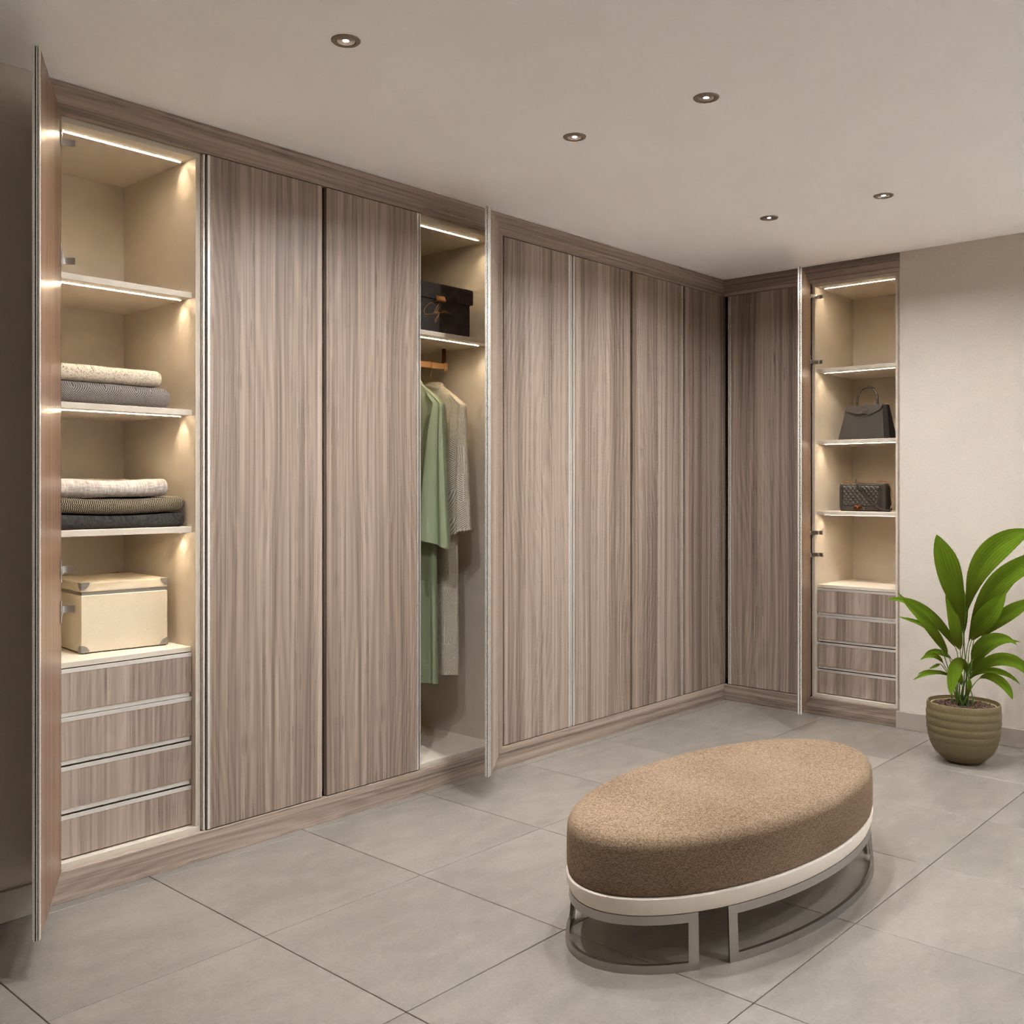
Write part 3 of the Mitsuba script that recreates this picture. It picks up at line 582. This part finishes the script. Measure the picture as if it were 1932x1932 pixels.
corner(lid, 0, -0.001, 0.232, -1, 0); corner(lid, BW, -0.001, 0.232, -1, 0); corner(lid, 0, BD - 0.03, 0.232, -1, 0) if False else None
put('clasp', lid, mikit.ply(frame(cat(cham((BW * 0.72, BD - 0.01, 0.232), (BW * 0.72 + 0.045, BD + 0.002, 0.2345), 0.001), move(lathe([(0.0005, 0.004), (0.004, 0.003), (0.005, 0)], 12), (BW * 0.72 + 0.022, BD - 0.004, 0.234))), *bf), 'bronze_trim'), label='small metal clasp')

# ------------------------------------------------------------------ black hat box
hb = thing('hat_box', 'black hat box with gold script lettering on the shelf above the robes', 'box')
HZ, HY = 1.9285, 0.085
put('body', hb, mikit.ply(rounded((-2.40, HY + 0.004, HZ), (-2.062, 0.40, HZ + 0.21), 0.004, 0.05), 'black_suede', smooth=40))
put('lid', hb, mikit.ply(rounded((-2.41, HY - 0.006, HZ + 0.148), (-2.049, 0.41, HZ + 0.218), 0.006, 0.05), 'black_suede', smooth=40))
pl = [(0, 0), (-0.010, 0.004), (-0.012, 0.009), (-0.004, 0.027), (0, 0.030)]
e = extr(pl, 0, 0.055); e = remap(e, lambda q: [-2.286 + q[2], HY - 0.0055 + q[0], HZ + 0.136 + q[1]])
put('label_holder', hb, mikit.ply(e, 'brass'), label='brass label holder')
def script(q): # strokes read off in the lettering's own units
    return np.array([[-2.343 + (x - 175) * 0.000198, HY + 0.0032, HZ + 0.1185 - (y - 870) * 0.000213 + (x - 175) * 0.0000585] for x, y in q])
strokes = [
    [(462, 915), (430, 880), (370, 872), (270, 905), (200, 960), (178, 1010), (200, 1065), (270, 1095), (350, 1095), (430, 1108), (475, 1085), (540, 1010), (610, 945), (655, 925), (668, 945), (640, 1000), (560, 1060), (490, 1112)],
    [(490, 1112), (512, 1088), (536, 1078), (546, 1092), (540, 1114), (556, 1120), (572, 1108)],
    [(608, 1088), (586, 1084), (568, 1100), (567, 1117), (582, 1120), (600, 1104), (610, 1086), (605, 1110), (616, 1120), (634, 1108)],
    [(656, 1080), (640, 1112), (590, 1200), (545, 1268), (512, 1284), (500, 1270), (520, 1235), (590, 1165), (650, 1112), (678, 1087), (700, 1088), (705, 1106), (690, 1122), (664, 1122)],
    [(704, 1124), (738, 1116), (764, 1098), (757, 1088), (738, 1098), (733, 1122), (754, 1133), (776, 1122)],
    [(816, 1104), (796, 1102), (779, 1118), (780, 1136), (798, 1137), (816, 1118), (822, 1104), (818, 1132), (832, 1141), (846, 1128)],
    [(852, 1118), (843, 1142), (856, 1154), (880, 1140), (897, 1120), (890, 1148), (906, 1160), (940, 1164), (975, 1192)]]
put('lettering', hb, mikit.ply(cat(*[tube(spline(script(q), 90), 0.00085, 6, up=[0, 1, 0]) for q in strokes]), 'stitched_gold', smooth=True), label='gold script lettering')

# ------------------------------------------------------------------ robes on hangers
def cloth(P, uv=None, mat='green_silk', wrap=False): return mikit.ply(grid(P, wrap=wrap), mat, smooth=True, uv=uv)
def ring_tube(name, parent, mat, zs, cy, cx, wy, wx, folds, seed, tilt=0.0, n=120, uoff=0.0, **kw):
    """a garment tube: horizontal rings; folds = (count, amplitude at top, amplitude at bottom)"""
    q = np.linspace(0, 2 * np.pi, n + 1); rows, uvs = [], []
    ph = rng.uniform(0, 6.28, 4)
    for i, z in enumerate(zs):
        t = i / (len(zs) - 1); A = folds[1] + (folds[2] - folds[1]) * t
        y = wy[i] * np.sign(np.cos(q)) * np.abs(np.cos(q)) ** 0.85; x = wx[i] * np.sign(np.sin(q)) * np.abs(np.sin(q)) ** 0.9
        w = A * (np.sin(folds[0] * q + ph[0] + 0.8 * t) + 0.6 * np.sin(folds[0] * 1.7 * q + ph[1])) * np.abs(np.sin(q)) ** 0.5
        zz = z + tilt * (y / max(wy[i], 1e-6)) * t
        rows.append(np.stack([cx[i] + x + w * np.sign(np.sin(q)) * 1.0, cy[i] + y + 0.25 * w, zz + 0 * q], 1))
        uvs.append(np.stack([uoff + q / (2 * np.pi) * 2 * (np.max(wy) * 2.0), np.full(n + 1, z)], 1))
    return put(name, parent, cloth(np.array(rows), np.array(uvs).reshape(-1, 2), mat), **kw)
def hanger(label, x, yc, zc, half, drop):
    hk = [(x, yc, RZ - 0.002)] ; a = np.linspace(-0.4, math.pi, 12)
    hook = [(x, yc + 0.013 * math.cos(t), RZ + 0.018 + 0.013 * math.sin(t)) for t in a[::-1]]
    pts = hook[::-1][::-1]
    neck = [(x, yc - 0.013, RZ + 0.018), (x, yc - 0.012, RZ - 0.02), (x, yc, RZ - 0.035), (x, yc, zc)]
    m = cat(tube(np.array([*hook[::-1], *neck[1:]]), 0.0016, 6), tube([(x, yc, zc), (x, yc - half, zc - drop), (x, yc - half + 0.004, zc - drop - 0.006), (x, yc + half - 0.004, zc - drop - 0.006), (x, yc + half, zc - drop), (x, yc, zc)], 0.0016, 6))
    return named('clothes_hanger', label, 'hanger', mikit.ply(m, 'brass', smooth=True), 'wire hangers on the rail')
def robe(kind, label, x, yc, ztop, zhem, mat, half, sleeve_hem, tilt, sx=0.028):
    k = thing(kind, label, 'robe')
    N = 50; zs = np.linspace(ztop, zhem, N); t = np.linspace(0, 1, N)
    sh = np.clip((ztop - zs) / 0.105, 0, 1)
    wy = np.where(sh < 1, 0.060 + (half - 0.060) * sh ** 0.9, half) * (1 + 0.06 * t) - 0.060 * smooth01(0.10, 0.5, t)
    wx = np.where(sh < 1, 0.014 + (sx - 0.014) * sh ** 0.6, sx) + 0.010 * t
    ring_tube('body', k, mat, zs, np.full(N, yc), np.full(N, x), wy, wx, (5, 0.0015, 0.011), 1)
    cs = np.linspace(-0.075, 0.075, 12); col = np.array([[x + 0.010 * math.cos(q / 0.075 * 1.5) * sg, yc + q, ztop + 0.004 - 0.12 * q * q / 0.075 ** 2 * 0.1] for sg in (1,) for q in cs])
    put('collar', k, mikit.ply(tube(np.vstack([col, [[x - 0.016, yc + 0.07, ztop - 0.02]], [[x - 0.018, yc, ztop - 0.006]], [[x - 0.016, yc - 0.07, ztop - 0.02]]]), 0.011, 8, closed=True), mat, smooth=True, uv=None))
    for s in (-1, 1):
        M = 48; z2 = np.linspace(ztop - 0.055, sleeve_hem, M); u = np.linspace(0, 1, M); drop = ztop - z2
        edge = 0.060 + (half - 0.060) * np.clip(drop / 0.105, 0, 1) ** 0.9
        w2 = 0.016 + 0.080 * u ** 0.6; x2 = 0.014 + 0.026 * u ** 0.5
        cy = yc + s * (edge + 0.004 + 0.052 * u ** 1.2 - w2)
        ring_tube('sleeve', k, mat, z2, cy, np.full(M, x + (-0.006 if s < 0 else 0.004)) - 0.018 * u, w2, x2, (4, 0.002, 0.015), 2, tilt=-tilt * s, uoff=0.37)
    return k
def smooth01(a, b, x): t = np.clip((x - a) / (b - a), 0, 1); return t * t * (3 - 2 * t)
XR, XG = -2.105, -2.235
hanger('thin gold wire hanger under the palm patterned robe', XR, RY, 1.765, 0.17, 0.095)
hanger('thin gold wire hanger under the sage green robe', XG, RY, 1.765, 0.17, 0.095)
robe('patterned_robe', 'pale robe with olive palm leaf stripes hanging right of the green robe', XR, RY, 1.735, 0.425, 'palm_print', 0.225, 1.055, -0.022)
robe('green_robe', 'plain sage green robe hanging left of the patterned robe', XG, RY, 1.735, 0.405, 'green_silk', 0.225, 1.03, 0.03)

# ------------------------------------------------------------------ handbags
def hull(pts, r):
    s = trimesh.creation.icosphere(2, r); P = np.vstack([np.array(s.vertices) + p for p in pts]); h = trimesh.convex.convex_hull(P); return np.array(h.vertices), np.array(h.faces)
hg = thing('handbag', 'dark grey trapezoid leather handbag with one arched handle on the upper shelf', 'handbag')
YC, XF, Z0 = -0.775, 0.175, 1.5275
b, tp, hh = 0.143, 0.108, 0.193
fr = ((XF, YC, Z0), (0, -1), (1, 0))                                  # s to the right, t into the cabinet
put('body', hg, mikit.ply(frame(hull([(-b, 0.004, 0.004), (b - 0.03, 0.004, 0.004), (-b + 0.012, 0.115, 0.004), (b - 0.008, 0.115, 0.004), (-tp, 0.040, hh), (tp - 0.018, 0.040, hh), (-tp + 0.01, 0.078, hh), (tp, 0.078, hh)], 0.004), *fr), 'leather', smooth=35))
g = hull([(b - 0.026, 0.004, 0.004), (b, 0.012, 0.004), (b, 0.112, 0.004), (tp - 0.012, 0.040, hh - 0.002), (tp + 0.006, 0.046, hh - 0.002), (tp + 0.006, 0.076, hh - 0.002)], 0.003)
put('gusset', hg, mikit.ply(frame(g, *fr), 'leather_gusset', smooth=35), label='dark folded side gusset')
fl = [(-tp - 0.002, hh + 0.004), (tp - 0.008, hh + 0.004), (tp - 0.020, hh - 0.025), (0.022, hh - 0.056), (0.012, hh - 0.046), (-0.012, hh - 0.046), (-0.022, hh - 0.056), (-tp + 0.012, hh - 0.032), (-tp - 0.002, hh - 0.02)]
e = extr(fl, 0, 0.005); e = remap(e, lambda q: [q[0], 0.036 - 0.036 * (hh - q[1]) / hh - 0.0045 - q[2], q[1]])
fk = put('flap', hg, mikit.ply(frame(e, *fr), 'leather'))
put('turn_lock', fk, mikit.ply(frame(cat(cham((-0.014, 0.016, hh - 0.032), (0.014, 0.026, hh - 0.016), 0.002), cham((-0.004, 0.010, hh - 0.028), (0.004, 0.018, hh - 0.02), 0.001)), *fr), 'steel'), label='small steel turn lock')
put('buckle', fk, mikit.ply(frame(cham((-0.046, 0.012, hh - 0.045), (-0.020, 0.020, hh - 0.040), 0.001), *fr), 'steel'))
a = np.linspace(0, math.pi, 24); hp = np.stack([0.058 * np.cos(a), np.full(24, 0.058), hh + 0.020 + 0.086 * np.sin(a) ** 0.85], 1)
hp = np.vstack([[hp[0] - [0, 0, 0.014]], hp, [hp[-1] - [0, 0, 0.014]]])
put('handle', hg, mikit.ply(frame(tube(hp, 0.0062, 10), *fr), 'leather', smooth=True))
for s in (-1, 1): put('handle_ring', hg, mikit.ply(frame(cat(tube([(s * 0.058 + 0.008 * math.cos(t), 0.058, hh + 0.008 + 0.008 * math.sin(t)) for t in np.linspace(0, 2 * math.pi, 14)[:-1]], 0.002, 6, closed=True), cham((s * 0.058 - 0.016, 0.048, hh + 0.002), (s * 0.058 + 0.016, 0.068, hh + 0.006), 0.001)), *fr), 'steel', smooth=30), label='steel ring')

qb = thing('handbag', 'black quilted flap handbag with gold chain strap on the lower shelf', 'handbag')
YC, XF, Z0 = -0.770, 0.17, 1.1305
fr = ((XF, YC, Z0), (0, -1), (1, 0)); w, hh, dp = 0.133, 0.158, 0.075
put('body', qb, mikit.ply(frame(hull([(s * (w - 0.012), t, z) for s in (-1, 1) for t in (0.012, dp) for z in (0.010, hh - 0.012)], 0.0095), *fr), 'leather', smooth=35))
# quilted flap: diamonds pillowed out of the sheet
NS, NZ = 150, 96; s = np.linspace(-w + 0.022, w - 0.040, NS); z = np.linspace(0.030, hh - 0.006, NZ); SS, ZZ = np.meshgrid(s, z)
p1, p2 = (SS + ZZ * 0.86) / 0.026, (SS - ZZ * 0.86) / 0.026
pil = (np.abs(np.sin(np.pi * p1)) * np.abs(np.sin(np.pi * p2))) ** 0.5
ed = np.minimum(1, np.minimum(np.minimum(SS - s[0], s[-1] - SS), np.minimum(ZZ - z[0], 9)) / 0.004)
top = np.clip((ZZ - (hh - 0.03)) / 0.024, 0, 1)
P = np.stack([SS, 0.0005 - 0.004 * pil * ed - 0.001 * ed + 0.014 * top ** 2, ZZ], -1)
put('quilted_flap', qb, mikit.ply(frame(grid(P), *fr), 'leather', smooth=True), label='diamond quilted front flap')
pip = []
for o in (0.0, 0.006, 0.012):
    a0, a1, b0 = -w + 0.006 + o, w - 0.024 - o, 0.010 + o
    pip.append(tube(spline([(a0, -0.0005, hh - 0.016), (a0, -0.0005, 0.09), (a0, -0.0005, b0 + 0.02)], 8), 0.0016, 6)); pip.append(tube([(a0, -0.0005, b0 + 0.02), (a0 + 0.003, -0.0005, b0 + 0.004), (a0 + 0.02, -0.0005, b0), (a1 - 0.02, -0.0005, b0), (a1 - 0.003, -0.0005, b0 + 0.004), (a1, -0.0005, b0 + 0.02), (a1, -0.0005, hh - 0.016)], 0.0016, 6))
put('piping', qb, mikit.ply(frame(cat(*pip), *fr), 'leather', smooth=40))
put('gusset', qb, mikit.ply(frame(hull([(w - 0.010, 0.010, 0.008), (w - 0.010, dp, 0.008), (w - 0.010, 0.012, hh - 0.02), (w - 0.010, dp, hh - 0.02), (w + 0.006, 0.02, 0.008), (w + 0.006, dp - 0.008, 0.008), (w + 0.002, 0.03, hh - 0.02)], 0.003), *fr), 'leather_gusset', smooth=35), label='dark folded side gusset')
put('clasp', qb, mikit.ply(frame(cat(cham((-0.046, -0.006, 0.008), (0.0, -0.0005, 0.030), 0.003), cham((-0.028, -0.010, 0.014), (-0.018, -0.005, 0.024), 0.002)), *fr), 'bronze_dark', smooth=30), label='bronze clasp')
ch = spline([(-w - 0.002, 0.03, hh - 0.030), (-w + 0.010, 0.035, hh + 0.002), (-w + 0.03, 0.04, hh + 0.006), (-0.02, 0.042, hh + 0.000), (0.06, 0.042, hh + 0.001), (w - 0.022, 0.042, hh + 0.010), (w + 0.002, 0.040, hh - 0.004), (w + 0.020, 0.034, hh - 0.055), (w + 0.026, 0.028, 0.055), (w + 0.020, 0.022, 0.022)], 74)
tg = np.gradient(ch, axis=0); tg /= np.linalg.norm(tg, axis=1, keepdims=True); links = []
for i in range(len(ch)):
    a = np.array([0, 1.0, 0.2]) if i % 2 else np.array([0.2, 0.1, 1.0]); a = a - tg[i] * (a @ tg[i]); a /= np.linalg.norm(a)
    links.append(tube([ch[i] + 0.0052 * math.cos(q) * tg[i] + 0.0034 * math.sin(q) * a for q in np.linspace(0, 2 * math.pi, 9)[:-1]], 0.0013, 5, closed=True))
put('chain', qb, mikit.ply(frame(cat(*links), *fr), 'brass', smooth=True), label='gold chain strap', kind='stuff')
st = spline([(-0.045, 0.030, hh + 0.022), (-0.036, 0.004, hh + 0.012), (-0.022, -0.010, hh - 0.010), (0.012, -0.013, hh - 0.055), (0.050, -0.014, 0.062), (0.085, -0.015, 0.034), (0.120, -0.016, 0.013), (0.150, -0.012, 0.006), (0.160, 0.0, 0.006)], 40)
put('strap', qb, mikit.ply(frame(tube(st, np.full(40, 0.0085), 10, flat=0.22, up=[0, 1, 0]), *fr), 'leather', smooth=True))
